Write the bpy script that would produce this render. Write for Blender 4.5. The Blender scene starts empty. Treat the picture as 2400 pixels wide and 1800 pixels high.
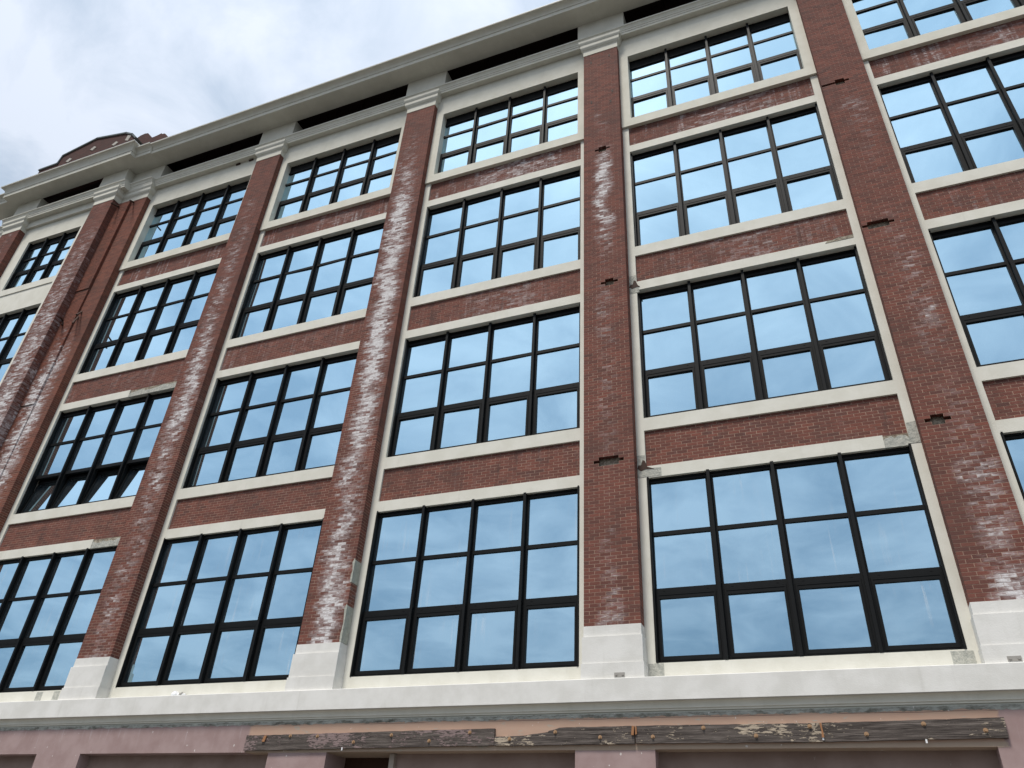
import bpy, math, random
from math import radians, sin, cos, pi
from mathutils import Vector, Matrix
random.seed(7)
R = random.Random(11)
ZC = 1.6                      # camera height above the pavement; all z below are relative to the eye
sc = bpy.context.scene
col = sc.collection

# ------------------------------------------------------------------ camera
CAM = (2.837, -13.39, 0.0); F_PX = 1793.7; YAW, PIT, ROLL = radians(-23.587), radians(34.119), radians(3.65)
fw = Vector((sin(YAW)*cos(PIT), cos(YAW)*cos(PIT), sin(PIT)))
r0 = Vector((cos(YAW), -sin(YAW), 0)); u0 = r0.cross(fw)
rt = r0*cos(ROLL) + u0*sin(ROLL); up = u0*cos(ROLL) - r0*sin(ROLL)
cd = bpy.data.cameras.new('camera'); cam = bpy.data.objects.new('camera', cd); col.objects.link(cam)
cd.sensor_width = 36; cd.lens = F_PX/2400*36; cd.clip_end = 3000
m = Matrix.Identity(4)
for i in range(3):
    m[i][0] = rt[i]; m[i][1] = up[i]; m[i][2] = -fw[i]
m[0][3], m[1][3], m[2][3] = CAM[0], CAM[1], ZC
cam.matrix_world = m
sc.camera = cam
def to_px(x, y, z):
    d = Vector((x-CAM[0], y-CAM[1], z)); k = d.dot(fw)
    return 1200+F_PX*d.dot(rt)/k, 900-F_PX*d.dot(up)/k

# ------------------------------------------------------------------ world and sun
SUN_EL, SUN_AZ = radians(65), radians(194)       # azimuth clockwise from +Y (the facade faces -Y)
w = bpy.data.worlds.new('World'); sc.world = w; w.use_nodes = True
nt = w.node_tree; nt.nodes.clear()
def nn(t, **k):
    n = nt.nodes.new(t)
    for a, b in k.items(): setattr(n, a, b)
    return n
L = lambda a, b: nt.links.new(a, b)
out = nn('ShaderNodeOutputWorld'); bg = nn('ShaderNodeBackground'); bg.inputs['Strength'].default_value = 0.1
sky = nn('ShaderNodeTexSky', sky_type='NISHITA', sun_disc=False, sun_elevation=SUN_EL, sun_rotation=SUN_AZ)
sky.air_density = 1.0; sky.dust_density = 2.0
tc = nn('ShaderNodeTexCoord'); sep = nn('ShaderNodeSeparateXYZ'); L(tc.outputs['Generated'], sep.inputs[0])
def mth(op, a, b=None, c=None, clamp=False):
    n = nn('ShaderNodeMath', operation=op); n.use_clamp = clamp
    for i, v in enumerate((a, b, c)):
        if v is None: continue
        if isinstance(v, (int, float)): n.inputs[i].default_value = v
        else: L(v, n.inputs[i])
    return n.outputs[0]
zz = mth('MAXIMUM', sep.outputs[2], 0.0)
den = mth('ADD', zz, 0.13)
cx_ = nn('ShaderNodeCombineXYZ'); L(mth('DIVIDE', sep.outputs[0], den), cx_.inputs[0]); L(mth('DIVIDE', sep.outputs[1], den), cx_.inputs[1])
def noise(scale, det, rough, off, dist=0.0):
    mp = nn('ShaderNodeMapping'); mp.inputs['Location'].default_value = off; L(cx_.outputs[0], mp.inputs['Vector'])
    n = nn('ShaderNodeTexNoise'); n.inputs['Scale'].default_value = scale; n.inputs['Detail'].default_value = det
    n.inputs['Roughness'].default_value = rough; n.inputs['Distortion'].default_value = dist; L(mp.outputs[0], n.inputs['Vector'])
    return n.outputs['Fac']
n1 = noise(1.25, 6, 0.55, (3.1, 1.7, 0), .4); n2 = noise(4.4, 7, 0.58, (0.3, 5.2, 0), .6)
cl = mth('ADD', mth('MULTIPLY', n1, 0.54), mth('MULTIPLY', n2, 0.46))
ramp = nn('ShaderNodeValToRGB'); L(cl, ramp.inputs[0])
ramp.color_ramp.elements[0].position = .41; ramp.color_ramp.elements[0].color = (1.80, 2.25, 2.78, 1)
ramp.color_ramp.elements[1].position = .59; ramp.color_ramp.elements[1].color = (3.40, 3.66, 4.08, 1)
# overcast luminance falls off towards the horizon
grad = mth('ADD', mth('MULTIPLY', mth('POWER', zz, 1.0), 0.80), 0.46)
gm = nn('ShaderNodeMix', data_type='RGBA', blend_type='MULTIPLY'); gm.inputs[0].default_value = 1
L(ramp.outputs[0], gm.inputs[6]); L(grad, gm.inputs[7])
mx = nn('ShaderNodeMix', data_type='RGBA'); mx.inputs[0].default_value = .88
L(sky.outputs[0], mx.inputs[6]); L(gm.outputs[2], mx.inputs[7])
L(mx.outputs[2], bg.inputs['Color']); L(bg.outputs[0], out.inputs[0])

sd = bpy.data.lights.new('sun', 'SUN'); sd.energy = 1.5; sd.angle = radians(12); sd.color = (1, .95, .875)
sun = bpy.data.objects.new('sun', sd); col.objects.link(sun)
dvec = Vector((sin(SUN_AZ)*cos(SUN_EL), cos(SUN_AZ)*cos(SUN_EL), sin(SUN_EL)))
sun.rotation_euler = dvec.to_track_quat('Z', 'Y').to_euler(); sun.location = dvec*60
vs = sc.view_settings; vs.view_transform = 'Standard'; vs.look = 'None'; vs.gamma = 1; vs.use_curve_mapping = False; vs.exposure = 1.33

# ------------------------------------------------------------------ material tools
class NB:
    def __init__(s, name):
        s.m = bpy.data.materials.new(name); s.m.use_nodes = True; s.t = s.m.node_tree; s.t.nodes.clear()
        s.out = s.n('ShaderNodeOutputMaterial'); s.b = s.n('ShaderNodeBsdfPrincipled'); s.l(s.b.outputs[0], s.out.inputs[0])
        g = s.n('ShaderNodeNewGeometry'); s.pos = g.outputs['Position']; s.isl = g.outputs['Random Per Island']
        sp = s.n('ShaderNodeSeparateXYZ'); s.l(s.pos, sp.inputs[0]); s.x, s.y, s.z = sp.outputs
    def n(s, t, **k):
        a = s.t.nodes.new(t)
        for i, j in k.items(): setattr(a, i, j)
        return a
    def l(s, a, b): s.t.links.new(a, b)
    def put(s, i, v):
        if isinstance(v, (int, float)): i.default_value = v
        elif isinstance(v, tuple): i.default_value = v if len(v) != 3 or len(i.default_value) == 3 else (*v, 1)
        else: s.l(v, i)
    def math(s, op, a, b=0.0, c=0.0, clamp=False):
        k = s.n('ShaderNodeMath', operation=op); k.use_clamp = clamp
        for i, v in enumerate((a, b, c)): s.put(k.inputs[i], v)
        return k.outputs[0]
    def noise(s, sx, sy, sz, det=3, rough=.55, off=None, w=None, dist=0):
        mp = s.n('ShaderNodeMapping'); mp.inputs['Scale'].default_value = (sx, sy, sz); s.l(s.pos, mp.inputs['Vector'])
        if off is not None:
            cb = s.n('ShaderNodeCombineXYZ'); s.put(cb.inputs[0], off); s.put(cb.inputs[1], off); s.put(cb.inputs[2], off); s.l(cb.outputs[0], mp.inputs['Location'])
        k = s.n('ShaderNodeTexNoise'); k.inputs['Scale'].default_value = 1; k.inputs['Detail'].default_value = det; k.inputs['Roughness'].default_value = rough
        k.inputs['Distortion'].default_value = dist
        s.l(mp.outputs[0], k.inputs['Vector']); return k.outputs['Fac']
    def step(s, v, a, b):
        k = s.n('ShaderNodeMapRange', interpolation_type='SMOOTHSTEP'); s.put(k.inputs[0], v); s.put(k.inputs[1], a); s.put(k.inputs[2], b); return k.outputs[0]
    def mix(s, f, a, b, mode='MIX'):
        k = s.n('ShaderNodeMix', data_type='RGBA', blend_type=mode); s.put(k.inputs[0], f); s.put(k.inputs[6], a); s.put(k.inputs[7], b); return k.outputs[2]
    def ramp(s, v, pts):
        k = s.n('ShaderNodeValToRGB'); e = k.color_ramp.elements; s.put(k.inputs[0], v)
        while len(e) < len(pts): e.new(.5)
        for i, (p, c) in enumerate(pts):
            e[i].position = p; e[i].color = (c, c, c, 1) if isinstance(c, (int, float)) else (*c, 1)
        return k.outputs[0]
    def bump(s, h, st=.3, d=.01):
        k = s.n('ShaderNodeBump'); k.inputs['Strength'].default_value = st; k.inputs['Distance'].default_value = d
        s.l(h, k.inputs['Height']); s.l(k.outputs[0], s.b.inputs['Normal'])
    def fin(s, c, rough=.8, spec=.3):
        s.put(s.b.inputs['Base Color'], c); s.put(s.b.inputs['Roughness'], rough); s.b.inputs['Specular IOR Level'].default_value = spec
        return s.m

def stucco(name, c1, c2, dirt=.25):
    k = NB(name)
    a = k.noise(2.2, 2.2, 2.2, 5, .6); b = k.noise(45, 45, 45, 3, .6); g = k.noise(9, 9, 1.2, 4, .6)
    c = k.mix(k.step(a, .32, .68), c1, c2)
    c = k.mix(k.math('MULTIPLY', k.step(g, .56, .80), dirt), c, (.44, .42, .37))
    c = k.mix(k.math('MULTIPLY', k.step(b, .35, .7), .16), c, (.97, .96, .92), 'MULTIPLY')
    k.bump(b, .35, .006)
    return k.fin(c, .9, .2)
M = {}
M['stucco'] = stucco('stucco_cream', (.66, .64, .56), (.725, .705, .63), .22)
M['stucco_base'] = stucco('stucco_white', (.66, .645, .605), (.75, .735, .70), .2)
M['stucco_top'] = stucco('stucco_cornice', (.635, .612, .525), (.695, .672, .585), .2)

def grey_patch(name, c1=(.34, .345, .31), c2=(.52, .51, .45)):
    k = NB(name); a = k.noise(14, 14, 14, 6, .7); b = k.noise(60, 60, 60, 3)
    c = k.mix(k.step(a, .35, .65), c1, c2); c = k.mix(k.step(b, .62, .75), c, (.08, .07, .06)); k.bump(a, .8, .02)
    return k.fin(c, .95, .1)
M['concrete'] = grey_patch('bare_concrete'); M['rubble'] = grey_patch('broken_rubble', (.16, .13, .10), (.42, .38, .30))
M['parge'] = grey_patch('mortar_parging', (.36, .37, .32), (.46, .46, .40))

Z0, Z1 = 1.6+3.0, 1.6+22.0
def brick_mat(name, mortar, xc, wid, strength, drift=0.0, streak=0.0, red=(.188, .070, .052), dark=.5):
    """strength: list of (z rel eye, amount of white salt)"""
    k = NB(name)
    oi = k.n('ShaderNodeObjectInfo')
    rnd = k.math('FRACT', k.math('ADD', k.isl, k.math('MULTIPLY', oi.outputs['Random'], 7.31)))
    rn2 = k.math('FRACT', k.math('MULTIPLY', rnd, 37.7)); rn3 = k.math('FRACT', k.math('MULTIPLY', rnd, 91.3))
    tz = k.math('DIVIDE', k.math('SUBTRACT', k.z, Z0), Z1-Z0)
    pts = [((z+1.6-Z0)/(Z1-Z0), a) for z, a in strength]
    amt = k.ramp(tz, pts)
    wob = k.math('MULTIPLY', k.math('SUBTRACT', k.noise(.6, .6, 1.1, 3), .5), .55)
    dx = k.math('ABSOLUTE', k.math('ADD', k.math('SUBTRACT', k.x, xc), k.math('ADD', wob, k.math('MULTIPLY', k.math('SUBTRACT', tz, .5), drift))))
    prof = k.math('SUBTRACT', 1.0, k.step(dx, wid*.05, wid*1.25))
    sn = k.noise(7, 7, 24, 5, .68, off=None if mortar else k.math('MULTIPLY', rnd, 9.0))
    big = k.noise(2.0, 2.0, 2.6, 4, .6)
    drive = k.math('ADD', k.math('MULTIPLY', k.math('MULTIPLY', prof, amt), .68), k.math('ADD', k.math('MULTIPLY', k.math('SUBTRACT', sn, .5), 1.6), k.math('MULTIPLY', k.math('SUBTRACT', big, .5), .8)))
    if not mortar: drive = k.math('ADD', drive, k.math('MULTIPLY', k.math('SUBTRACT', rn2, .5), .55))
    gate = k.step(k.math('MULTIPLY', prof, amt), .02, .25)
    salt = k.math('MULTIPLY', k.math('MULTIPLY', k.step(drive, .42, .95), gate), .9)
    haze = k.math('MULTIPLY', k.math('MULTIPLY', k.step(drive, .05, .60), gate), .5)
    if streak:
        st = k.noise(9, 9, .7, 4, .6); sp = k.noise(5, 5, 30, 4, .7)
        sv = k.math('MULTIPLY', k.step(st, .50, .72), k.step(sp, .42, .68))
        salt = k.math('MAXIMUM', salt, k.math('MULTIPLY', sv, streak))
    dirt = k.math('MULTIPLY', k.step(k.noise(1.1, 1.1, .8, 5, .65), .46, .72), .55)
    if streak: dirt = k.math('MAXIMUM', dirt, k.math('MULTIPLY', k.step(k.noise(4.5, 4.5, .5, 4, .65), .56, .70), .75))
    if mortar:
        c = k.mix(k.step(k.noise(5, 5, 5, 4), .3, .7), (.32, .20, .15), (.43, .30, .225))
        up_ = k.step(tz, .30, .72)
        c = k.mix(k.math('MULTIPLY', up_, .72), c, (.165, .098, .080))
        c = k.mix(dirt, c, (.10, .065, .052))
    else:
        c = k.mix(rnd, (red[0]*.72, red[1]*.80, red[2]*.85), (red[0]*1.18, red[1]*1.14, red[2]*1.10))
        c = k.mix(k.math('MULTIPLY', k.step(rn3, .74, .98), dark), c, (.085, .050, .044))
        c = k.mix(k.math('MULTIPLY', k.noise(30, 30, 55, 4, .7), .35), c, (red[0]*.55, red[1]*.6, red[2]*.65))
        c = k.mix(k.math('MULTIPLY', dirt, .6), c, (.080, .052, .046))
    c = k.mix(haze, c, (.40, .33, .32))
    c = k.mix(salt, c, k.mix(k.step(k.noise(16, 16, 30, 4, .7), .35, .65), (.62, .58, .57), (.82, .81, .81)))
    if not mortar: k.bump(k.noise(60, 60, 60, 4, .7), .5, .006)
    return k.fin(c, .88, .22)

def frame_mat():
    k = NB('black_aluminium'); a = k.noise(3, 3, 3, 3)
    return k.fin(k.mix(a, (.006, .0065, .007), (.011, .012, .0125)), .55, .12)
M['frame'] = frame_mat()
def glass_mat():
    k = NB('coated_glass'); t = k.t
    for l_ in list(t.links): t.links.remove(l_) if l_.to_node == k.out else None
    gl = k.n('ShaderNodeBsdfGlossy'); gl.inputs['Roughness'].default_value = 0.0
    gl.inputs['Color'].default_value = (.59, .855, 1.0, 1)
    tr = k.n('ShaderNodeBsdfTransparent'); tr.inputs[0].default_value = (.55, .6, .6, 1)
    wv = k.noise(.9, .9, .9, 2); bp = k.n('ShaderNodeBump'); bp.inputs['Strength'].default_value = .05; bp.inputs['Distance'].default_value = .006
    k.l(wv, bp.inputs['Height']); k.l(bp.outputs[0], gl.inputs['Normal'])
    lw = k.n('ShaderNodeLayerWeight'); lw.inputs['Blend'].default_value = .5
    m1 = k.n('ShaderNodeMixShader'); k.l(k.math('ADD', .76, k.math('MULTIPLY', lw.outputs['Facing'], .42), clamp=True), m1.inputs[0]); k.l(tr.outputs[0], m1.inputs[1]); k.l(gl.outputs[0], m1.inputs[2])
    # dried rain runs and dust on the outside of the lowest panes
    df = k.n('ShaderNodeBsdfDiffuse'); df.inputs['Color'].default_value = (.75, .78, .8, 1)
    st = k.noise(16, 16, .55, 3, .6); bl = k.noise(1.3, 1.3, .8, 3); low = k.math('SUBTRACT', 1.0, k.step(k.z, 8.2, 10.5))
    f = k.math('MULTIPLY', k.math('MULTIPLY', k.step(st, .54, .74), k.step(bl, .46, .68)), k.math('ADD', .02, k.math('MULTIPLY', low, .26)))
    f = k.math('ADD', f, k.math('MULTIPLY', k.noise(3, 3, 3, 4), .035))
    m2 = k.n('ShaderNodeMixShader'); k.l(f, m2.inputs[0]); k.l(m1.outputs[0], m2.inputs[1]); k.l(df.outputs[0], m2.inputs[2])
    k.l(m2.outputs[0], k.out.inputs[0]); return k.m
M['glass'] = glass_mat()
def plain(name, c, r=.8, sp=.3, metal=0):
    k = NB(name); a = k.noise(8, 8, 8, 4); cc = k.mix(a, tuple(v*.82 for v in c), tuple(min(1, v*1.15) for v in c))
    k.b.inputs['Metallic'].default_value = metal; return k.fin(cc, r, sp)
M['interior'] = plain('dim_interior', (.10, .10, .10)); M['roof'] = plain('roofing', (.10, .10, .10))
M['rust'] = plain('rusted_steel', (.055, .030, .022), .8); M['brass'] = plain('rusty_bolt', (.36, .22, .12), .6, .4)
M['white_plastic'] = plain('white_plastic', (.78, .78, .78), .35, .5); M['black_plastic'] = plain('black_plastic', (.01, .01, .01), .3, .5)
M['coping'] = plain('dark_coping', (.075, .085, .080), .5, .4); M['stone'] = plain('pale_stone', (.40, .37, .33))
M['steel'] = plain('zinc_plate', (.33, .31, .28), .5, .5); M['shade_fill'] = plain('dark_brown_fill', (.055, .026, .016)); M['trim'] = plain('beige_trim', (.36, .31, .26))  # the dark brown holds the painted shade of doorway and vent recess
M['flashing'] = plain('pale_flashing', (.62, .64, .63), .5, .4); M['slot'] = plain('dark_brick_back', (.055, .030, .026))
M['asphalt'] = plain('asphalt', (.052, .049, .044)); M['paving'] = plain('concrete_paving', (.20, .19, .175)); M['kerb'] = plain('kerb_stone', (.40, .39, .37))
M['splinter'] = plain('splintered_wood', (.33, .16, .075))

def pink_mat():
    k = NB('pink_paint'); zr = k.math('SUBTRACT', k.z, ZC)
    a = k.noise(2.2, 2.2, 2.2, 5, .6); st = k.noise(26, 26, 1.4, 4, .6); f = k.noise(55, 55, 55, 3)
    c = k.mix(k.step(a, .3, .7), (.305, .212, .200), (.375, .275, .262))
    c = k.mix(k.math('MULTIPLY', k.math('MULTIPLY', k.step(st, .58, .74), k.step(zr, 2.05, 2.5)), .42), c, (.50, .45, .44))
    c = k.mix(k.math('MULTIPLY', k.step(k.noise(1.3, 1.3, 1.3, 5, .7), .60, .74), .5), c, (.20, .14, .135))
    # old salmon paint left where a sign board used to sit
    inx = k.math('MULTIPLY', k.step(k.x, -8.05, -7.97), k.math('SUBTRACT', 1.0, k.step(k.math('ADD', k.x, k.math('MULTIPLY', k.noise(9, 9, 9, 3), .2)), 4.93, 4.97)))
    edge = k.math('ADD', zr, k.math('MULTIPLY', k.math('SUBTRACT', k.noise(7, 7, 7, 5, .7), .5), .05))
    sal = k.math('MULTIPLY', inx, k.math('SUBTRACT', 1.0, k.step(edge, 2.640, 2.647)))
    sal = k.math('MULTIPLY', sal, k.step(zr, 2.125, 2.130))
    sc_ = k.mix(k.noise(2.5, 2.5, 9, 4), (.44, .275, .205), (.50, .355, .265))
    sc_ = k.mix(k.math('MULTIPLY', k.step(k.noise(3.1, 3.1, 14, 4, .7), .60, .68), .8), sc_, (.36, .37, .32))
    sc_ = k.mix(k.math('MULTIPLY', k.step(zr, 2.21, 2.19), .6), sc_, (.40, .33, .25))
    c = k.mix(sal, c, sc_)
    # bare grey-green render showing below the belt course
    e2 = k.math('ADD', zr, k.math('MULTIPLY', k.math('SUBTRACT', k.noise(4.2, 4.2, 4.2, 6, .72), .5), .13))
    bare = k.step(e2, 2.618, 2.626)
    gc = k.ramp(k.noise(4, 4, 11, 5, .7), [(.32, (.10, .097, .078)), (.43, (.21, .205, .170)), (.53, (.36, .36, .32)), (.66, (.50, .50, .44))])
    c = k.mix(bare, c, gc)
    pale_band = k.step(k.math('ADD', zr, k.math('MULTIPLY', k.math('SUBTRACT', k.noise(12, 12, 12, 5, .7), .5), .05)), 2.676, 2.683)  # ragged paler band along the top of the bare render
    c = k.mix(pale_band, c, (.50, .51, .45))
    # one long crack in the render above the boards, and short ones
    cz = k.math('ABSOLUTE', k.math('SUBTRACT', k.math('ADD', zr, k.math('MULTIPLY', k.math('SUBTRACT', k.noise(1.5, 1.5, 1.5, 4, .6), .5), .03)), 2.605))
    crk = k.math('MULTIPLY', k.math('MULTIPLY', k.math('SUBTRACT', 1.0, k.step(cz, .0015, .005)), inx), k.step(k.noise(.7, .7, .7, 2), .46, .52))
    c = k.mix(k.math('MULTIPLY', crk, .85), c, (.06, .04, .035))
    spk = k.math('MULTIPLY', k.step(k.noise(17, 17, 11, 2, .4), .735, .76), .8); c = k.mix(spk, c, (.7, .66, .62))
    h = k.math('ADD', k.math('MULTIPLY', f, .3), k.math('ADD', bare, sal)); k.bump(h, .5, .008)
    return k.fin(c, .82, .25)
M['pink'] = pink_mat()
def infill_mat():
    k = NB('infill_paint'); a = k.noise(1.6, 1.6, 1.6, 5, .6)
    c = k.mix(k.step(a, .3, .7), (.26, .185, .155), (.33, .245, .21))
    c = k.mix(k.step(k.noise(7, 7, 4, 6, .75), .64, .72), c, (.42, .37, .33)); return k.fin(c, .85, .2)
M['infill'] = infill_mat()

def wood_mat(name, paint, amount):
    k = NB(name)
    g = k.noise(1.6, 8, 38, 6, .7, dist=.6); g2 = k.noise(5, 20, 110, 4, .7)
    c = k.ramp(g, [(.30, (.030, .024, .021)), (.46, (.085, .070, .062)), (.60, (.155, .130, .115)), (.75, (.26, .225, .195))])
    c = k.mix(k.math('MULTIPLY', k.step(g2, .45, .7), .55), c, (.025, .020, .018))
    big = k.noise(1.1, 1.1, 2.5, 3, .6); fl = k.noise(7, 10, 30, 5, .7, dist=.4)
    fk = k.math('MULTIPLY', k.step(k.math('ADD', fl, k.math('MULTIPLY', k.math('SUBTRACT', big, .5), .9)), .66-amount, .69-amount), k.step(fl, .38, .46))
    c = k.mix(fk, c, k.mix(k.noise(9, 9, 9, 3), paint, tuple(v*.7 for v in paint)))
    k.bump(k.math('ADD', g, k.math('ADD', k.math('MULTIPLY', g2, .4), k.math('MULTIPLY', fk, .6))), .9, .012)
    return k.fin(c, .88, .2)
M['wood1'] = wood_mat('weathered_timber_mauve', (.29, .215, .205), .10)
M['wood2'] = wood_mat('weathered_timber_flaking', (.52, .43, .33), .08)
M['wood3'] = wood_mat('weathered_timber_bare', (.48, .40, .31), .01)

def gable_mat():
    k = NB('gable_brickwork'); br = k.n('ShaderNodeTexBrick'); cb = k.n('ShaderNodeCombineXYZ'); k.l(k.x, cb.inputs[0]); k.l(k.z, cb.inputs[1])
    k.l(cb.outputs[0], br.inputs['Vector']); br.inputs['Scale'].default_value = 1; br.inputs['Brick Width'].default_value = .207; br.inputs['Row Height'].default_value = .0677; br.inputs['Mortar Size'].default_value = .006
    br.inputs['Color1'].default_value = (.085, .033, .028, 1); br.inputs['Color2'].default_value = (.058, .027, .024, 1); br.inputs['Mortar'].default_value = (.085, .055, .046, 1)
    c = k.mix(k.math('MULTIPLY', k.step(k.noise(2, 2, 2, 5), .45, .7), .6), br.outputs[0], (.06, .035, .03)); return k.fin(c, .9, .2)
M['gable'] = gable_mat()

# ------------------------------------------------------------------ mesh tools
class MB:
    def __init__(s): s.v = []; s.f = []
    def box(s, x0, x1, y0, y1, z0, z1):
        o = len(s.v)
        s.v += [(x0,y0,z0),(x1,y0,z0),(x1,y1,z0),(x0,y1,z0),(x0,y0,z1),(x1,y0,z1),(x1,y1,z1),(x0,y1,z1)]
        s.f += [(o,o+1,o+5,o+4),(o+1,o+2,o+6,o+5),(o+2,o+3,o+7,o+6),(o+3,o,o+4,o+7),(o+4,o+5,o+6,o+7),(o+3,o+2,o+1,o)]
        return s
    def prism(s, prof, x0, x1, closed=True):            # (y,z) outline, swept along x
        o = len(s.v); n = len(prof)
        s.v += [(x0, y, z) for y, z in prof] + [(x1, y, z) for y, z in prof]
        for i in range(n if closed else n-1):
            j = (i+1) % n; s.f.append((o+i, o+j, o+n+j, o+n+i))
        if closed: s.f += [tuple(o+i for i in range(n))[::-1], tuple(o+n+i for i in range(n))]
        return s
    def slab(s, outl, y0, y1):                           # (x,z) outline, thick along y
        o = len(s.v); n = len(outl)
        s.v += [(x, y0, z) for x, z in outl] + [(x, y1, z) for x, z in outl]
        for i in range(n):
            j = (i+1) % n; s.f.append((o+i, o+j, o+n+j, o+n+i))
        s.f += [tuple(o+i for i in range(n))[::-1], tuple(o+n+i for i in range(n))]
        return s
    def rod(s, a, b, r, n=8, cap=True):
        a, b = Vector(a), Vector(b); d = (b-a).normalized(); e = d.orthogonal().normalized(); g = d.cross(e); o = len(s.v)
        for p in (a, b):
            for i in range(n): q = p+e*(r*cos(2*pi*i/n))+g*(r*sin(2*pi*i/n)); s.v.append(tuple(q))
        for i in range(n): j = (i+1) % n; s.f.append((o+i, o+j, o+n+j, o+n+i))
        if cap: s.f += [tuple(range(o, o+n))[::-1], tuple(range(o+n, o+2*n))]
        return s
    def build(s, name, mat, parent=None, smooth=False, origin=None, fix=True):
        me = bpy.data.meshes.new(name); oz = ZC
        ox, oy, oo = origin or (0, 0, -ZC)
        me.from_pydata([(x-ox, y-oy, z-oo) for x, y, z in s.v] if origin else [(x, y, z+oz) for x, y, z in s.v], [], s.f)
        if fix:
            import bmesh
            bm = bmesh.new(); bm.from_mesh(me); bmesh.ops.recalc_face_normals(bm, faces=bm.faces); bm.to_mesh(me); bm.free()
        if smooth:
            for p in me.polygons: p.use_smooth = True
        me.materials.append(M[mat] if isinstance(mat, str) else mat)
        o = bpy.data.objects.new(name, me); col.objects.link(o)
        if origin: o.location = (ox, oy, oo+ZC)
        if parent is not None:
            if origin and parent.location.length > 0: o.location = o.location-parent.location
            o.parent = parent
        return o
def tag(o, label, cat=None, group=None, kind=None):
    if label: o['label'] = label
    if cat: o['category'] = cat
    if group: o['group'] = group
    if kind: o['kind'] = kind
    return o
def empty(name, parent=None, loc=(0, 0, 0)):
    o = bpy.data.objects.new(name, None); o.empty_display_size = .3; col.objects.link(o); o.location = loc; o.parent = parent; return o

# ------------------------------------------------------------------ ground
tag(MB().box(-300, 300, -400, 400, -1.8, -1.75).build('ground', 'asphalt'), 'dark asphalt street in front of the factory building', kind='structure')
tag(MB().box(-120, 90, -4.2, 20, -1.74, -1.6).build('pavement', 'paving'), 'pale concrete pavement along the factory wall', kind='structure')
tag(MB().box(-120, 90, -4.36, -4.203, -1.745, -1.59).build('kerb', 'kerb'), 'stone kerb between pavement and street', kind='structure')

# ------------------------------------------------------------------ the factory
B = tag(empty('factory_building'), 'red brick factory with cream stucco bands, black framed windows and heavy cornice', 'building')
PITCH, W, GAP, PW = 6.1, 4.727, 1.373, 1.035
STOREY = {1: (3.524, 7.059), 2: (8.439, 11.941), 3: (13.324, 16.833), 4: (18.162, 21.072)}
ROWS = {}                     # glass: lower sash, middle light, top light (heights above the opening's foot)
for _s, (_b, _m, _t) in {1: (1.125, 2.335, 3.44), 2: (1.10, 2.315, 3.345), 3: (1.12, 2.35, 3.34), 4: (.98, 1.965, 2.545)}.items():
    ROWS[_s] = (.12, _b, _b+.195, _m, _m+.08, _t)
YS4 = -.06; YP = -.25; BR_L, BR_H, J = .207, .0677, .010
Z_BRICK0, Z_BRICK1, Z_ARCH, Z_FRZ, Z_SOF = 4.14, 21.44, 21.98, 22.40, 23.18

all_bricks = []          # (owner, x0,x1,y0,y1,z0,z1)
owners = {}
def hole_cut(row, holes, x0, x1, z):
    for hx0, hx1, hz0, hz1 in holes:
        if z > hz0 and z < hz1 and x0 > hx0 and x1 < hx1: return True
    return False

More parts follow.
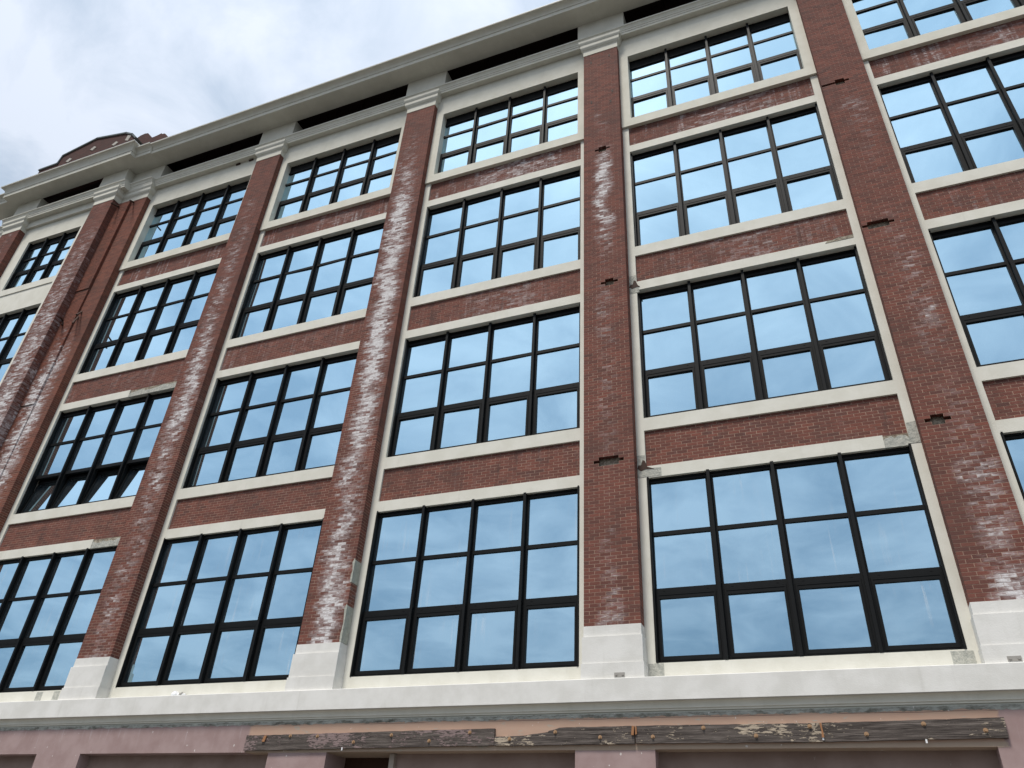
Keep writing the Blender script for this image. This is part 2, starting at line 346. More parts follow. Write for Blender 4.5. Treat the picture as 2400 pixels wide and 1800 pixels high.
def make_pilaster(xc, yf, yb, width, mats, z0=Z_BRICK0, z1=Z_BRICK1, left=True, right=True, missing=(), label=None, base=True, cap=True, x_side=None):
    """brick pier: rubble core, recessed mortar skin, every brick a block"""
    x0, x1 = xc-width/2, xc+width/2
    p = MB().box(x0+.1, x1-.1, yf+.11, yb, z0, z1).build('pilaster', 'rubble', B)
    if label: p['label'] = label
    nC = round((z1-z0)/BR_H); h = (z1-z0)/nC; n = max(2, round(width/BR_L)); bl = width/n; rec = .002
    skin = MB(); key = len(owners); owners[key] = (p, mats[0])
    for c in range(nC):
        za, zb = z0+c*h, z0+(c+1)*h; odd = c % 2
        row = []
        if odd:
            row.append((x0, x0+bl/2, .2)); x = x0+bl/2
            for i in range(n-1): row.append((x, x+bl, .1)); x += bl
            row.append((x, x1, .2))
        else:
            for i in range(n): row.append((x0+i*bl, x0+(i+1)*bl, .1))
        gaps = []
        for i, (a, b, d) in enumerate(row):
            miss = any(abs((za+zb)/2-mz) < h*.5*mr and (a+b)/2 > mx-mw and (a+b)/2 < mx+mw for mx, mz, mw, mr in missing)
            if miss: gaps.append((a, b)); continue
            e = R.uniform(-.0009, .0007)
            xa = a if i == 0 else a+J/2; xb = b if i == len(row)-1 else b-J/2
            all_bricks.append((key, xa, xb, yf+e, yf+d, za+J/2, zb-J/2))
        # side returns
        for sx, on in ((x0, left), (x1, right)):
            if not on: continue
            ya = yf+(.2 if odd else .1)+J
            if yb-ya > .03:
                if sx == x0: all_bricks.append((key, x0+R.uniform(-.001, .001), x0+.09, ya, yb, za+J/2, zb-J/2))
                else: all_bricks.append((key, x1-.09, x1+R.uniform(-.001, .001), ya, yb, za+J/2, zb-J/2))
        # mortar skin between the bricks, open where bricks have fallen out
        segs = [(x0+rec, x1-rec)]
        for a, b in gaps: segs = [s for q in segs for s in ((q[0], min(a, q[1])), (max(b, q[0]), q[1])) if s[1]-s[0] > .01]
        for a, b in segs:
            o = len(skin.v); skin.v += [(a, yf+rec, za), (b, yf+rec, za), (b, yf+rec, zb), (a, yf+rec, zb)]; skin.f.append((o, o+1, o+2, o+3))
    for sx, on in ((x0+rec, left), (x1-rec, right)):
        if on:
            o = len(skin.v); skin.v += [(sx, yf+rec, z0), (sx, yb, z0), (sx, yb, z1), (sx, yf+rec, z1)]; skin.f.append((o, o+1, o+2, o+3))
    skin.build('mortar_joints', mats[1], p, fix=False)
    if base:
        b = MB(); d = yf
        b.box(x0-.002, x1+.002, d-.012, yb, 3.945, Z_BRICK0)
        b.box(x0-.022, x1+.022, d-.045, yb, 3.485, 3.943)
        b.box(x0-.036, x1+.036, d-.066, yb, 3.19, 3.483)
        b.build('pilaster_base', 'stucco_base', p)
    if cap: capital(p, x0, x1, yf, yb)
    return p
CAPROF = [(.012, 21.44), (.012, 21.655), (.022, 21.66), (.022, 21.685), (.05, 21.71), (.078, 21.755), (.088, 21.78), (.088, 21.905), (.100, 21.915), (.125, 21.965), (.132, 21.99), (.132, 22.075)]
def capital(p, x0, x1, yf, yb, name='capital'):
    o = MB(); prev = None                                # profile mitred round front and both sides
    for e, z in CAPROF:
        i = len(o.v); o.v += [(x0-e, yb, z), (x0-e, yf-e, z), (x1+e, yf-e, z), (x1+e, yb, z)]
        if prev is not None:
            for q in range(3): o.f.append((prev+q, prev+q+1, i+q+1, i+q))
        prev = i
    o.f.append((prev, prev+1, prev+2, prev+3)); o.f.append((3, 2, 1, 0))
    return o.build(name, 'stucco_top', p)

def mats_for(name, xc, wid, st, drift=0, streak=0, **k):
    return (brick_mat('brick_'+name, False, xc, wid, st, drift, streak, **k), brick_mat('mortar_'+name, True, xc, wid, st, drift, streak))
def xh(xc, z): return (xc, z, .19, 1.2)
def cross(xc, z): return [(xc, z+BR_H*1.0, .13, .9), (xc, z, .26, .9), (xc, z-BR_H*1.0, .12, .9)]
PX = {i: -.69-6.1*(i-1) for i in range(-1, 5)}          # pilaster centres, 0 = right-hand one in the picture
SALT = {
 -1: ([(4.1, .2), (22, .2)], .4, 0),
 0: ([(3.9, .75), (4.2, 1.15), (4.7, .75), (5.6, .48), (6.3, .52), (7.2, .20), (8.6, .08), (9.6, .30), (10.9, .24), (13.0, .06), (16, .22), (17, .05)], .40, .10),
 1: ([(3.9, .45), (4.5, .50), (5.3, .22), (6.5, .06), (9.0, .25), (11.0, .34), (12.5, .10), (13.4, .35), (14.4, .95), (15.9, 1.1), (16.6, .70), (17.2, .10), (18.2, .22), (19, .0)], .30, -.05),
 2: ([(3.9, .85), (4.8, .95), (6.3, .82), (7.6, .75), (9.0, 1.0), (11.0, 1.1), (13.5, 1.2), (15.5, 1.15), (17.0, 1.05), (18.3, .55), (19.2, .25), (20.5, .08)], .44, .22),
 3: ([(3.9, .90), (4.4, .35), (6.4, .40), (7.5, .38), (9.0, .62), (10.8, .95), (12.4, .92), (14.0, .60), (16.5, .42), (18.5, .22), (20, .05)], .42, .15),
}
PNAME = {-1: None, 0: 'brick pilaster with three cross-shaped holes at the right of the picture', 1: 'brick pilaster with holes and one white salt streak high up',
 2: 'brick pilaster with a long bright white salt streak', 3: 'brick pilaster with patchy salt bloom, nearest the double pilaster'}
pil = {}
for i in range(-1, 4):
    st, wid, dr = SALT[i]
    miss = []
    if i == 1: miss = cross(-.70, 7.39)+cross(-.62, 12.15)+cross(-.70, 16.92)
    if i == 0: miss = cross(5.21, 7.34)+cross(5.20, 12.13)+cross(5.25, 17.04)
    pil[i] = make_pilaster(PX[i], YP, .3, PW, mats_for('pilaster%d' % (i+1), PX[i]+(.08 if i == 0 else 0), wid, st, dr), missing=miss, label=PNAME[i])
# small dark blocks painting the shade of anchor holes high on the middle pilaster
for hx, hz in ((-.98, 21.02), (-.42, 21.12), (-.98, 19.1), (-.42, 18.9), (-.36, 19.35)):
    MB().box(hx-.025, hx+.025, YP-.004, YP+.02, hz-.06, hz+.06).build('hole_shade_patch', 'rust', pil[1])
# mortar parging on the lower right corner of the salt streaked pilaster
for za, zb in ((4.145, 4.92), (5.38, 5.90)):
    x1 = PX[2]+PW/2; xs = [(x1+.003+R.uniform(0, .004)) for _ in range(2)]
    outl = [(x1-.03, za), (x1+.006, za), (x1+.008, zb-.05), (x1-.01, zb), (x1-.05, zb-.09), (x1-.015, (za+zb)/2), (x1-.04, za+.15)]
    MB().slab(outl, YP-.007, -.002).build('parging_patch', 'parge', pil[2])

# double pilaster and the pavilion at the left
S4a = [(3.9, .6), (7.0, .6), (9.0, .95), (11.5, 1.05), (14, .8), (16.5, .6), (18.5, .35), (20.5, .10)]
YV = -.585
PA = (-20.86, -19.82); PE = (-25.86, -24.82)
mA = mats_for('pavilion', -20.3, .75, S4a); mE = mats_for('pavilion_corner', -25.3, .2, [(4, .2), (21, .2)])
pa = make_pilaster(sum(PA)/2, YV, .3, PA[1]-PA[0], mA, label='projecting brick pilaster at the pavilion edge')
pe = make_pilaster(sum(PE)/2, YV, .3, PE[1]-PE[0], mE, label='far left projecting pilaster of the pavilion')
mB = mats_for('flank', -19.25, .55, [(4, .6), (8, .9), (11, 1.1), (13.5, .95), (14.8, .35), (15.6, .05), (18, .0)], red=(.205, .074, .050), dark=.15)
pb = make_pilaster((-19.82-18.475)/2, YP, .3, 19.82-18.475, mB, left=False, label='flat orange red brick strip beside the projecting pilaster')
pf = make_pilaster((-27.05-25.86)/2, YP, .3, 27.05-25.86, mE, right=False, label='brick strip at the far corner of the building')
# stepped brick facing up the flank, each length a little prouder than the one below
for za, zb, pr in ((4.15, 7.4, .022), (7.4, 12.2, .04), (12.2, 16.98, .065), (16.98, 21.43, .095)):
    key = len(owners); x0, x1 = -19.815, -19.20
    f = MB().box(x0, x1-.009, YP-pr+.009, YP-.001, za+.01, zb-.005).build('brick_facing', mB[1], B); owners[key] = (f, mB[0])
    for c in range(int((zb-za)/BR_H)):
        z = za+c*BR_H
        for i in range(4):
            a = x0+i*.205-(.1025 if c % 2 else 0); b = a+.205
            a, b = max(a, x0), min(b, x1)
            if b-a < .03: continue
            all_bricks.append((key, a+.005, b-(0 if b == x1 else .005), YP-pr+R.uniform(-.002, .002), YP-.002, z+.005, z+BR_H-.005))

# ---- strips, sills, lintels, spandrels of the regular bays
spmat = {}
def spandrel(xl, xr, za, zb, y, tagn, streak, salt):
    mats = mats_for('spandrel_'+tagn, (xl+xr)/2+.4, 1.8, salt, 0, streak) if tagn not in spmat else spmat[tagn]
    spmat[tagn] = mats
    s = MB().box(xl, xr, y+.002, .3, za, zb).build('brick_spandrel', mats[1], B)
    key = len(owners); owners[key] = (s, mats[0])
    n = int((zb-za)/BR_H)+1
    for c in range(n):
        z = zb-(c+1)*BR_H; x = xl-(BR_L*.5 if c % 2 else 0)-R.random()*.004
        while x < xr:
            a, b = max(x, xl), min(x+BR_L, xr)
            if b-a > .02: all_bricks.append((key, a+J/2, b-J/2, y+R.uniform(-.0009, .0007), y+.05, max(z, za)+J/2, z+BR_H-J/2))
            x += BR_L
    return s
def bay(b):
    xl = -6.1*(b-1); xr = xl+W; e = (GAP-PW)/2+.02
    for xa, xb in ((xl-e, xl), (xr, xr+e)):
        MB().box(xa, xb, 0, .33, 3.15, 17.84).build('jamb_strip', 'stucco', B)
    MB().box(xl, xr, 0, .33, 3.15, 3.524).build('window_sill', 'stucco', B)
    for s in (1, 2, 3):
        zt = STOREY[s][1]; zn = STOREY[s+1][0]
        l0, l1 = zt, zt+.255; s0, s1 = zn-.30, zn
        # a lintel may be broken back to bare concrete at one end
        brk = {(1, 1): (4.31, W), (4, 1): (3.63, W), (4, 2): (2.78, W), (1, 0): None}.get((b, s))
        if brk:
            MB().box(xl, xl+brk[0], 0, .33, l0, l1).build('lintel', 'stucco', B)
            jag = [(xl+brk[0], l0)]+[(xr, l0)]+[(xr, l1-.05)]
            nj = 9
            for q in range(nj+1): jag.append((xr-(xr-xl-brk[0])*q/nj, l1-.03-R.random()*.09))
            MB().slab(jag, .012, .33).build('broken_lintel_end', 'concrete', B)
            MB().box(xl+brk[0], xr, .035, .32, l0+.06, l1-.01).build('broken_lintel_core', 'rubble', B)
        else:
            MB().box(xl, xr, 0, .33, l0, l1).build('lintel', 'stucco', B)
        if s < 3: MB().box(xl, xr, 0, .33, s0, s1).build('window_sill', 'stucco', B)
        tagn = '%s_%d' % (('low', 'mid', 'high')[s-1], b)
        spandrel(xl, xr, l1, s0 if s < 3 else 17.86, .045, tagn, {1: .10, 2: .3, 3: .7}[s], {1: [(7, .05), (8, .05)], 2: [(12, .25 if b in (1, 2) else .12), (13, .25 if b in (1, 2) else .12)], 3: [(16.9, (.22, .38, .58, .18, .12)[b]), (18, (.22, .38, .58, .18, .12)[b])]}[s])
    o0, o1 = xl+.09, xr-.08; za, zb = STOREY[4]
    m_ = MB(); e2 = (GAP-PW)/2+.015
    m_.box(xl-e2, o0, YS4, .33, 17.85, 22.0); m_.box(o1, xr+e2, YS4, .33, 17.85, 22.0); m_.box(o0, o1, YS4, .33, 17.85, za); m_.box(o0, o1, YS4, .33, zb, 22.0)
    m_.build('window_surround', 'stucco_top', B)
for b in range(0, 5): bay(b)

# ---- windows
def window(x0, x1, z0, z1, yf, rows, ncol=4, tilt=None, label=None, sl=None):
    """outer frame with mullions, glazing bars, bottom sashes, and one pane per light"""
    fr = MB(); t = .052
    fr.box(x0, x0+t, yf, yf+.11, z0, z1); fr.box(x1-t, x1, yf, yf+.11, z0, z1); fr.box(x0+t, x1-t, yf+.022, yf+.11, z0+rows[5], z1); fr.box(x0+t, x1-t, yf-.004, yf+.022, z1-.06, z1); fr.box(x0+t, x1-t, yf-.004, yf+.022, z0+rows[5], z0+rows[5]+.04); fr.box(x0+t, x1-t, yf, yf+.09, z0, z0+.05)
    fr.box(x0+.004, x0+.036, yf-.085, yf, z0, z1); fr.box(x1-.036, x1-.004, yf-.085, yf, z0, z1)
    wd = fr.build('window', 'frame', B)
    if label: wd['label'] = label
    cw = (x1-x0)/ncol; mw = .138
    for i in range(1, ncol):
        xm = x0+cw*i
        q = MB(); q.box(xm-mw/2, xm-.03, yf+.004, yf+.1, z0+.05, z0+rows[5]); q.box(xm+.03, xm+mw/2, yf+.004, yf+.1, z0+.05, z0+rows[5])
        q.box(xm-.029, xm+.029, yf-.085, yf+.07, z0+.01, z1-.004); q.build('mullion', 'frame', wd)
    b0, b1, m0, m1, t0, t1 = [z0+r for r in rows]
    for i in range(ncol):
        a = x0+cw*i+(t if i == 0 else mw/2); c = x0+cw*(i+1)-(t if i == ncol-1 else mw/2)
        q = MB(); q.box(a, c, yf+.004, yf+.095, m1, t0); q.build('glazing_bar', 'frame', wd)
        q = MB(); q.box(a, c, yf+.002, yf+.095, b1+.096, m0)
        for px in (a+.14, c-.14): q.box(px-.018, px+.018, yf-.002, yf+.002, b1+.135, b1+.145)
        q.build('transom', 'frame', wd)
        # awning sash below the transom
        sa, sb, s0, s1 = a+.004, c-.004, z0+.052, b1+.092; u = .05
        piv = (sa, yf+.04, s0)
        q = MB(); q.box(sa, sa+u, yf-.006, yf+.095, s0, s1); q.box(sb-u, sb, yf-.006, yf+.095, s0, s1); q.box(sa+u, sb-u, yf-.006, yf+.095, s0, b0); q.box(sa+u, sb-u, yf-.006, yf+.095, b1, s1)
        q.box(sa+.014, sb-.014, yf-.012, yf-.006, s1-.03, s1-.014); q.box(sa+.014, sa+.03, yf-.012, yf-.006, s0, s1-.03); q.box(sb-.03, sb-.014, yf-.012, yf-.006, s0, s1-.03)
        sash = q.build('sash', 'frame', wd, origin=piv)
        gy = yf+.036
        pn = pane(sa+u-.004, sb-u+.004, b0-.004, b1+.004, gy, wd, piv)
        if tilt:
            for o in (sash, pn): o.rotation_euler = (radians(-tilt), 0, 0)
        pane(a-.004, c+.004, m0-.004, m1+.004, gy, wd); pane(a-.004, c+.004, t0-.004, z0+rows[5]+.004, gy, wd)
    return wd
PR = random.Random(5)
def pane(xa, xb, za, zb, y, wd, piv=None):
    a, c = PR.gauss(0, .0032), PR.gauss(0, .0032)
    q = MB(); o = 0
    for dy in (0, .012):
        q.v += [(xa, y+dy-a-c, za), (xb, y+dy+a-c, za), (xb, y+dy+a+c, zb), (xa, y+dy-a+c, zb)]
    q.f += [(0, 1, 2, 3), (7, 6, 5, 4), (0, 4, 5, 1), (1, 5, 6, 2), (2, 6, 7, 3), (3, 7, 4, 0)]
    q.f = q.f[:1]+q.f[2:]                              # one reflecting face, thick edges
    return q.build('pane', 'glass', wd, origin=piv, fix=False)
NAMES = {0: 'right-hand', 1: 'fourth', 2: 'third', 3: 'second', 4: 'first'}
for b in range(0, 5):
    xl = -6.1*(b-1)
    for s in (1, 2, 3, 4):
        z0, z1 = STOREY[s]
        x0, x1 = (xl+.006, xl+W-.006) if s < 4 else (xl+.035, xl+W-.035)
        yf = .075 if s == 1 else .145
        op = (b == 4 and s == 2)
        window(x0, x1, z0+.002, z1+(.02 if s < 4 else .06), yf, ROWS[s], tilt=8.5 if op else None, label='black framed window with its four lower sashes tilted open' if op else None)

# ---- pavilion bay (projecting, with stucco spandrels)
YW = -.33
vx0, vx1 = -24.25, -21.43
for xa, xb in ((-24.83, vx0), (vx1, -20.85)): MB().box(xa, xb, YW, .2, 3.15, 20.78).build('jamb_strip', 'stucco', B)
VZ = {1: (3.524, 7.06), 2: (8.44, 11.94), 3: (13.33, 16.90), 4: (18.22, 20.78)}
for s in (1, 2, 3):
    zt, zn = VZ[s][1], VZ[s+1][0]
    f = MB(); f.box(vx0, vx1, YW, .2, zt, zt+.30); f.box(vx0, vx1, YW+.012, .2, zt+.306, zn-.50); f.box(vx0, vx1, YW+.03, .2, zn-.495, zn-.305); f.box(vx0, vx1, YW, .2, zn-.30, zn)
    f.build('stucco_spandrel', 'stucco', B)
MB().box(vx0, vx1, YW, .2, 3.15, 3.524).build('window_sill', 'stucco', B)
MB().box(-24.83, -20.85, YW, .2, 20.78, 21.62).build('window_surround', 'stucco_top', B)
MB().box(-24.83, -20.85, YW-.10, .2, 21.62, Z_ARCH+.02).build('upper_band', 'stucco_top', B)
for s in (1, 2, 3, 4):
    rr = ROWS[s] if s < 4 else (.10, .86, 1.055, 1.64, 1.72, 2.24)
    window(vx0+.006, vx1-.006, VZ[s][0]+.002, VZ[s][1]+.02, YW+.145, rr, ncol=3)

# ---- architrave, frieze, cornice
def arch_prof(d): return [(.2, 21.98), (-.236+d, 21.98), (-.236+d, 22.075), (-.252+d, 22.08), (-.252+d, 22.155), (-.268+d, 22.16), (-.275+d, 22.20), (-.300+d, 22.255), (-.335+d, 22.285), (-.335+d, 22.335), (-.25+d, 22.345), (.2, 22.36)]
MB().prism(arch_prof(0), -18.40, 14.4).build('architrave', 'stucco_top', B)
MB().prism(arch_prof(-.135), -19.49, -18.401).build('architrave', 'stucco_top', B)
MB().prism(arch_prof(-.135), -27.19, -26.191).build('architrave', 'stucco_top', B)
MB().prism(arch_prof(-.39), -26.19, -19.49).build('architrave', 'stucco_top', B)
piers = [(PX[i]-.735+.02, PX[i]+.735+.02, YP) for i in range(-1, 4)]+[(-19.80, -18.24, YP), (-21.12, -19.79, YV), (-25.88, -24.55, YV), (-27.05, -25.87, YP)]
for a, c, y in piers: MB().box(a, c, y, .25, 22.34, Z_SOF+.02).build('frieze_pier', 'stucco_top', B)
MB().box(-27.0, 14.4, 1.5, 1.6, 21.9, 24.3).build('attic_back_wall', 'slot', B)
MB().box(-27.0, 14.4, .19, 1.5, 21.9, 22.30).build('attic_floor', 'slot', B)
MB().box(-27.0, 14.4, -.236, 1.6, 24.2, 24.35).build('attic_roof', 'slot', B)
MB().box(-27.0, 14.4, -.235, -.19, 23.59, 24.2).build('parapet_wall', 'slot', B)
for i in range(0, 5):
    xl = -6.1*(i-1)+.06
    for t in range(1, 4): MB().box(xl+W*t/4-.03, xl+W*t/4+.03, .35, .42, 22.3, 24.2).build('slot_post', 'rust', B)
def corn_prof(d, h=.165):
    p = [(-.235, Z_SOF), (-.87+d, Z_SOF), (-.87+d, 23.335), (-.862+d, 23.34), (-.862+d, 23.352), (-.885+d, 23.360)]
    for i in range(10):
        t = i/9*pi/2; p.append((-.888-.165*(1-cos(t))+d, 23.372+h*sin(t)))
    p += [(-1.06+d, 23.372+h), (-1.06+d, 23.403+h), (-1.0+d, 23.41+h), (-.235, 23.435+h)]
    return p
MB().prism(corn_prof(0), -18.42, 14.4).build('cornice', 'stucco_top', B)
MB().prism(corn_prof(-.05), -19.2, -18.425).build('cornice', 'stucco_top', B)
MB().prism(corn_prof(-.05), -27.9, -26.15).build('cornice', 'stucco_top', B)
# pavilion length of the cornice, mitred round its two corners
def mitred(prof_pts, xa, xb, yb, name):
    o = MB(); prev = None; y0 = prof_pts[1][0]
    for y, z in prof_pts[1:-1]:
        e = y0-y; i = len(o.v); o.v += [(xa-e, yb, z), (xa-e, y, z), (xb+e, y, z), (xb+e, yb, z)]
        if prev is not None:
            for q in range(3): o.f.append((prev+q, prev+q+1, i+q+1, i+q))
        prev = i
    o.f.append((prev, prev+1, prev+2, prev+3)); o.f.append((3, 2, 1, 0))
    return o.build(name, 'stucco_top', B)
MB().box(-19.81, -19.2, -.56, -.235, Z_SOF, 23.6).build('cornice', 'stucco_top', B)
MB().box(-26.15, -25.86, -.56, -.235, Z_SOF, 23.6).build('cornice', 'stucco_top', B)
mitred(corn_prof(-.28, .29), -26.15, -19.2, -.56, 'cornice')
for xa, xb, d in ((-18.42, 14.4, 0), (-19.25, -18.43, -.05), (-27.9, -26.3, -.05), (-26.335, -19.015, -.28)):
    zf = 23.697 if d == -.28 else 23.572
    MB().box(xa, xb, -1.064+d, -.6+d, zf, zf+.02).build('cornice_flashing', 'flashing', B)

# ---- gable parapet over the pavilion, and the broken parapet beside it
gp = [(-26.0, 23.6), (-26.0, 25.46), (-24.88, 25.47), (-24.80, 25.96), (-23.02, 26.36), (-21.22, 25.95), (-20.76, 25.67), (-20.44, 25.32), (-20.44, 23.6)]
g = MB().slab(gp, -.55, -.2).build('gable_parapet', 'gable', B); g['label'] = 'stepped brick gable above the cornice with pale diamond stones'
cp = MB()
for (xa, za), (xb, zb) in zip(gp[1:-1], gp[2:-1]):
    d = Vector((xb-xa, 0, zb-za)).normalized(); nrm = Vector((-d.z, 0, d.x)); o = len(cp.v)
    for y in (-.60, -.15):
        for px, pz in ((xa-d.x*.03, za-d.z*.03), (xb+d.x*.03, zb+d.z*.03)):
            cp.v += [(px, y, pz), (px+nrm.x*.075, y, pz+nrm.z*.075)]
    cp.f += [(o, o+2, o+3, o+1), (o+4, o+5, o+7, o+6), (o+1, o+3, o+7, o+5), (o, o+1, o+5, o+4), (o+2, o+6, o+7, o+3), (o, o+4, o+6, o+2)]
cp.build('coping', 'coping', g)
for dx, dz, s_ in ((-22.93, 25.70, .17), (-24.22, 25.45, .17), (-21.60, 25.47, .17)):
    MB().slab([(dx-s_, dz-.02), (dx, dz-s_*.8), (dx+s_, dz+.02), (dx, dz+s_*.8)], -.575, -.50).build('diamond_stone', 'stone', g)
MB().slab([(-21.05, 25.45), (-20.85, 25.35), (-20.78, 25.64), (-21.02, 25.78)], -.57, -.5).build('cap_stone', 'stone', g)
bp_ = [(-21.6, 23.6), (-21.5, 26.30), (-21.2, 26.50), (-20.95, 26.54), (-20.75, 26.48), (-20.52, 26.20), (-20.42, 26.02), (-20.2, 26.03), (-20.0, 26.06), (-19.86, 26.10), (-19.8, 26.02), (-19.66, 26.0), (-19.55, 25.90), (-19.3, 25.6), (-19.3, 23.6)]
MB().slab(bp_, .0, .5).build('broken_parapet', 'gable', B)

# ---- body of the building behind the facade
MB().box(-27.0, 14.4, 1.6, 14, 23.0, 23.60).build('roof', 'roof', B)
MB().box(-27.0, 14.4, 13.7, 14, -1.6, 23.0).build('back_wall', 'interior', B)
MB().box(-27.0, -26.7, .31, 13.7, -1.6, 23.0).build('side_wall', mE[0], B); MB().box(14.1, 14.4, .31, 13.7, -1.6, 23.0).build('side_wall', 'interior', B)
for z in (2.75, 7.35, 12.2, 17.1, 21.5): MB().box(-26.7, 14.1, .34, 13.7, z, z+.45).build('floor_slab', 'interior', B)
MB().box(-26.7, 14.1, 3.2, 3.3, -1.6, 23.0).build('partition_wall', 'interior', B)

# ---- belt course and ground floor
bpz = [(.3, 3.215), (-.372, 3.215), (-.38, 3.207), (-.38, 2.850), (-.376, 2.846), (-.352, 2.846)]
for i in range(8):
    t = i/7*pi/2; bpz.append((-.352+.062*sin(t), 2.838-.088*(1-cos(t))))
bpz += [(-.290, 2.738), (-.272, 2.735), (-.272, 2.706), (.3, 2.702)]
MB().prism(bpz[:5]+[(.3, 2.846)], -27.1, 14.4).build('belt_course', 'stucco_base', B)
MB().prism([(.3, 2.844)]+[(-.352, 2.844)]+bpz[6:], -27.1, 14.4).build('belt_moulding', 'stucco_top', B)  # same paint as the belt face; its shaded olive tone put into the colour
MB().box(-26.2, -19.6, -.70, -.3, 2.70, 3.21).build('belt_course', 'stucco_base', B)
openings = [(-19.67, -13.60+.03), (-12.30, -7.468), (-6.161, -1.356), (-.032, 4.732), (6.08, 10.85)]
wall = MB(); xs = [-27.0]+[v for o in openings for v in o]+[14.4]
for a, c in zip(xs[0::2], xs[1::2]): wall.box(a, c, YP, .5, -1.6, 2.137)
wall.box(-27.0, 14.4, YP, .5, 2.137, 2.703)
wall.build('ground_floor_wall', 'pink', B)
for k_, (a, c) in enumerate(openings):
    if k_ == 2:
        MB().box(-4.83, c, .02, .3, -1.6, 2.14).build('infill_panel', 'infill', B)
        MB().box(-4.93, -4.83, -.06, .35, -1.6, 2.13).build('door_jamb', 'trim', B)
        MB().box(a, -4.94, .42, .48, -1.6, 2.14).build('doorway_shade_sheet', 'shade_fill', B)  # dark sheet painting the gloom of the open doorway
    else:
        MB().box(a, c, .02, .3, -1.6, 2.14).build('infill_panel', 'infill', B)
        if k_ == 3: MB().box(.75, 3.6, -.03, .1, 1.35, 1.83).build('vent_shade_block', 'shade_fill', B)  # dark block proud of the infill; shade of a recess put into its colour
# bare concrete patches in the sill zone, anchor plates on the plinths
for (a, c, z0, z1) in ((-14.60, -14.40, 3.22, 3.50), (-14.05, -13.86, 3.22, 3.50), (-.135, .135, 3.22, 3.515), (4.49, 4.80, 3.22, 3.50)):
    MB().box(a, c, -.003, .05, z0, z1).build('bare_patch', 'concrete', B)
for cx0 in (-.56, 5.24):
    pl = MB().box(cx0-.09, cx0+.09, YP-.066-.008, YP-.06, 3.245, 3.315).build('anchor_plate', 'steel', B)
    for s_ in (-1, 1): MB().rod((cx0+s_*.055, YP-.075, 3.28), (cx0+s_*.055, YP-.088, 3.28), .018).build('bolt', 'steel', pl)
# rusted steel exposed where the strip beside the middle pilaster has burst
for (z0, z1, s0) in ((7.08, 7.575, 1), (11.86, 12.40, 0)):
    MB().slab([(-.175, z0), (.30 if s0 else .06, z0), (.30 if s0 else .05, z0+.17), (-.01, z0+.20), (-.01, z1), (-.175, z1)], -.005, .03).build('bare_patch', 'concrete', B)
    jag = [(-.17, z0+.20), (-.10, z0+.14), (.0, z0+.17), (.08 if not s0 else .16, z0+.16), (.03, z0+.22), (-.015, z0+.36), (-.06, z0+.38), (-.09, z0+.27), (-.15, z0+.27)]
    MB().slab(jag, -.011, .0).build('exposed_steel', 'rust', B)
MB().slab([(4.72, 7.08), (4.90, 7.08), (4.90, 7.52), (4.735, 7.50)], -.006, .03).build('bare_patch', 'concrete', B)
MB().slab([(4.15, 12.135), (4.72, 12.14), (4.72, 12.235), (4.55, 12.215), (4.42, 12.225), (4.3, 12.19), (4.2, 12.20)], -.006, .06).build('chipped_lintel', 'rubble', B)
# rusty iron stubs on the flank strip
for p_, q_ in (((-19.62, -.36, 15.42), (-19.80, -.27, 15.75)), ((-19.45, -.62, 15.50), (-19.80, -.30, 15.72)), ((-18.80, -.55, 15.15), (-19.15, -.25, 15.75)), ((-18.75, -.58, 15.48), (-19.10, -.25, 15.95)), ((-19.55, -.75, 20.95), (-19.70, -.30, 21.25)), ((-18.75, -.62, 20.95), (-19.10, -.26, 21.35))):
    MB().rod(p_, q_, .03).build('iron_stub', 'rust', B)
# small dark fixings below the architrave
for fx in (-14.50, -13.915):
    MB().box(fx-.09, fx+.09, -.10, -.055, 21.90, 21.97).build('ceiling_fixing', 'rust', B)

# ------------------------------------------------------------------ bricks: the 300 largest in the picture as objects, the rest joined
def front_area(t):
    k, x0, x1, y0, y1, z0, z1 = t
    if x1-x0 < .15: return 0
    pts = [to_px(x, y0, z) for x, z in ((x0, z0), (x1, z0), (x1, z1), (x0, z1))]
    if any(u < 2 or u > 2398 or v < 2 or v > 1798 for u, v in pts): return 0
    a = 0
    for (u1, v1), (u2, v2) in zip(pts, pts[1:]+pts[:1]): a += u1*v2-u2*v1
    return abs(a)/2
order = sorted(range(len(all_bricks)), key=lambda i: -front_area(all_bricks[i]))
single = set(order[:300])
joined = {}; cache = {}
for i, t in enumerate(all_bricks):
    k, x0, x1, y0, y1, z0, z1 = t
    own, mt = owners[k]
    if i in single:
        dim = (round(x1-x0, 3), round(y1-y0, 2), round(z1-z0, 3), mt.name)
        if dim not in cache:
            bx = MB().box(-dim[0]/2, dim[0]/2, 0, dim[1], -dim[2]/2-ZC, dim[2]/2-ZC)
            me = bpy.data.meshes.new('brick'); me.from_pydata([(x, y, z+ZC) for x, y, z in bx.v], [], bx.f); me.materials.append(mt); cache[dim] = me
        o = bpy.data.objects.new('brick', cache[dim]); col.objects.link(o); o.location = ((x0+x1)/2, y0, (z0+z1)/2+ZC); o.parent = own
    else:
        joined.setdefault(k, MB()).box(x0, x1, y0, y1, z0, z1)
for k, mb in joined.items():
    own, mt = owners[k]
    tag(mb.build('brickwork', mt, own, fix=False), None, kind='stuff')

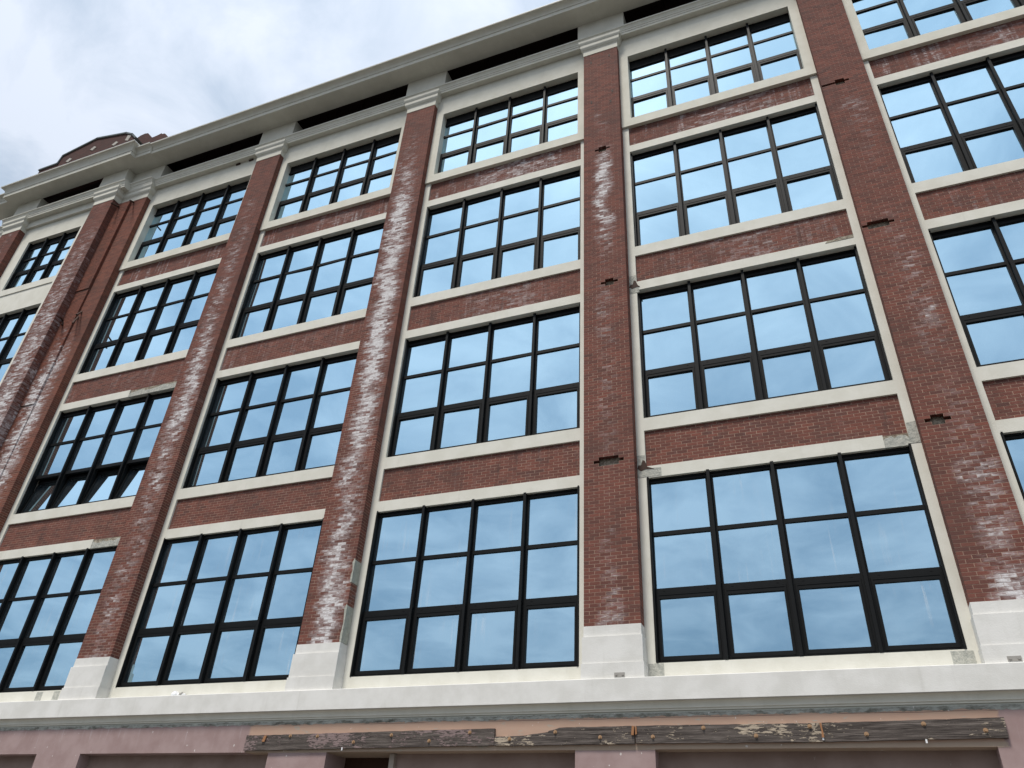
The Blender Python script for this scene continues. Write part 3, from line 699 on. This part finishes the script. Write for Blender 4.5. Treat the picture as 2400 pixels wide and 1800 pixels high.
# ------------------------------------------------------------------ timber boards bolted to the wall
def board(outl, mat, label, bolts):
    x0 = min(x for x, z in outl); z0 = min(z for x, z in outl)
    b_ = tag(MB().slab(outl, YP-.052, YP-.003).build('timber_board', mat, origin=(x0, YP, z0)), label, 'board', 'old timber boards bolted along the ground floor')
    for bx, bz in bolts:
        q = MB(); q.rod((bx, YP-.052, bz), (bx, YP-.057, bz), .032, 14); q.rod((bx, YP-.057, bz), (bx, YP-.078, bz), .019, 6)
        q.build('bolt', 'brass', b_, origin=(bx, YP, bz))
    return b_
RB = random.Random(3)
def edge(xa, za, xb, zb, n, amp=.004): return [(xa+(xb-xa)*i/n, za+(zb-za)*i/n+RB.uniform(-amp, amp)) for i in range(n+1)]
bA = board(edge(-8.03, 2.162, -2.79, 2.212, 40)+edge(-2.79, 2.478, -8.02, 2.428, 40), 'wood1', 'long weathered timber board with mauve paint remains at the left end of the row', [(-6.997, 2.41), (-6.385, 2.397), (-5.582, 2.287), (-4.806, 2.395), (-4.033, 2.291), (-3.256, 2.419)])
bB = board(edge(-2.78, 2.206, -.345, 2.211, 20)+edge(-.345, 2.477, -1.62, 2.474, 10)+[(-1.66, 2.455), (-1.743, 2.434), (-1.80, 2.428), (-1.82, 2.405), (-2.0, 2.385), (-2.1, 2.378), (-2.224, 2.357), (-2.5, 2.350), (-2.78, 2.347)], 'wood2', 'short timber board with a split away top edge and flaking paint', [(-2.506, 2.306), (-1.688, 2.403), (-.914, 2.315)])
bC = board(edge(-.325, 2.219, 2.487, 2.214, 24)+edge(2.490, 2.473, -.318, 2.480, 24), 'wood2', 'dark timber board with pale flaking paint, next to the bare grey board', [(-.046, 2.312), (.759, 2.431), (1.541, 2.306), (2.332, 2.428)])
bD = board(edge(2.502, 2.214, 4.888, 2.244, 20)+edge(4.898, 2.501, 2.506, 2.474, 20), 'wood3', 'bare grey grained timber board at the right end of the row', [(3.095, 2.309), (3.874, 2.435), (4.632, 2.338)])
q = MB(); q.slab([(-.39, 2.34), (-.35, 2.335), (-.335, 2.47), (-.375, 2.475)], YP-.085, YP-.054); q.slab([(-.325, 2.345), (-.30, 2.35), (-.30, 2.46), (-.322, 2.47)], YP-.075, YP-.054)
q.build('wood_splinter', 'splinter', bB, origin=(-.39, YP, 2.34))
q = MB(); q.slab([(2.48, 2.27), (2.515, 2.27), (2.51, 2.36), (2.50, 2.47), (2.475, 2.47), (2.487, 2.36)], YP-.075, YP-.054); q.build('wood_splinter', 'splinter', bC, origin=(2.48, YP, 2.27))
q = MB(); q.slab([(-7.62, 2.31), (-7.56, 2.31), (-7.53, 2.42), (-7.59, 2.42)], YP-.075, YP-.054); q.build('wood_splinter', 'splinter', bA, origin=(-7.62, YP, 2.31))
for lx, lz, own in ((3.86, 2.20, bD), (-5.80, 2.17, bA), (2.495, 2.255, bC)):
    q = MB(); q.box(lx-.012, lx+.012, YP-.064, YP-.054, lz-.02, lz+.03); q.build('metal_clip', 'white_plastic', own, origin=(lx, YP, lz))

# ------------------------------------------------------------------ dome camera on the sill
sc_ = tag(empty('security_camera', None, (-10.39, -.03, 3.30+ZC)), 'small white dome security camera on the cream sill below the lowest windows', 'camera')
def dome(r, n=14, mrows=8, squash=.9):
    o = MB()
    for i in range(mrows+1):
        a = pi/2*i/mrows
        for j in range(n): t = 2*pi*j/n; o.v.append((r*cos(t)*cos(a), -r*sin(a)*squash, r*sin(t)*cos(a)))
    for i in range(mrows):
        for j in range(n): k2 = (j+1) % n; o.f.append((i*n+j, i*n+k2, (i+1)*n+k2, (i+1)*n+j))
    return o
def local(mb, name, mat, smooth=False):
    me = bpy.data.meshes.new(name); me.from_pydata(mb.v, [], mb.f); me.materials.append(M[mat]); o = bpy.data.objects.new(name, me); col.objects.link(o); o.parent = sc_
    if smooth:
        for p in me.polygons: p.use_smooth = True
    return o
local(MB().rod((0, .03, 0), (0, -.02, 0), .085, 20), 'camera_base', 'white_plastic')
d_ = dome(.07); d_.v = [(x, y-.02, z) for x, y, z in d_.v]; local(d_, 'camera_dome', 'white_plastic', True)
local(MB().rod((.02, -.03, -.03), (.032, -.085, -.052), .020, 12), 'lens', 'black_plastic'); local(MB().rod((-.012, -.03, -.038), (-.010, -.082, -.06), .016, 12), 'lens', 'black_plastic')
local(MB().rod((.08, .0, 0), (.15, .0, .0), .036, 12), 'cable_gland', 'white_plastic'); local(MB().rod((.15, -.002, .0), (.20, -.002, .006), .048, 12), 'gland_nut', 'steel'); local(MB().rod((.20, -.002, .006), (.28, .01, .01), .022, 10), 'cable', 'white_plastic')

# ------------------------------------------------------------------ labels for the look-alike windows stay with the building; render settings
sc.render.engine = 'CYCLES'
sc.cycles.max_bounces = 6; sc.cycles.diffuse_bounces = 2; sc.cycles.transparent_max_bounces = 8
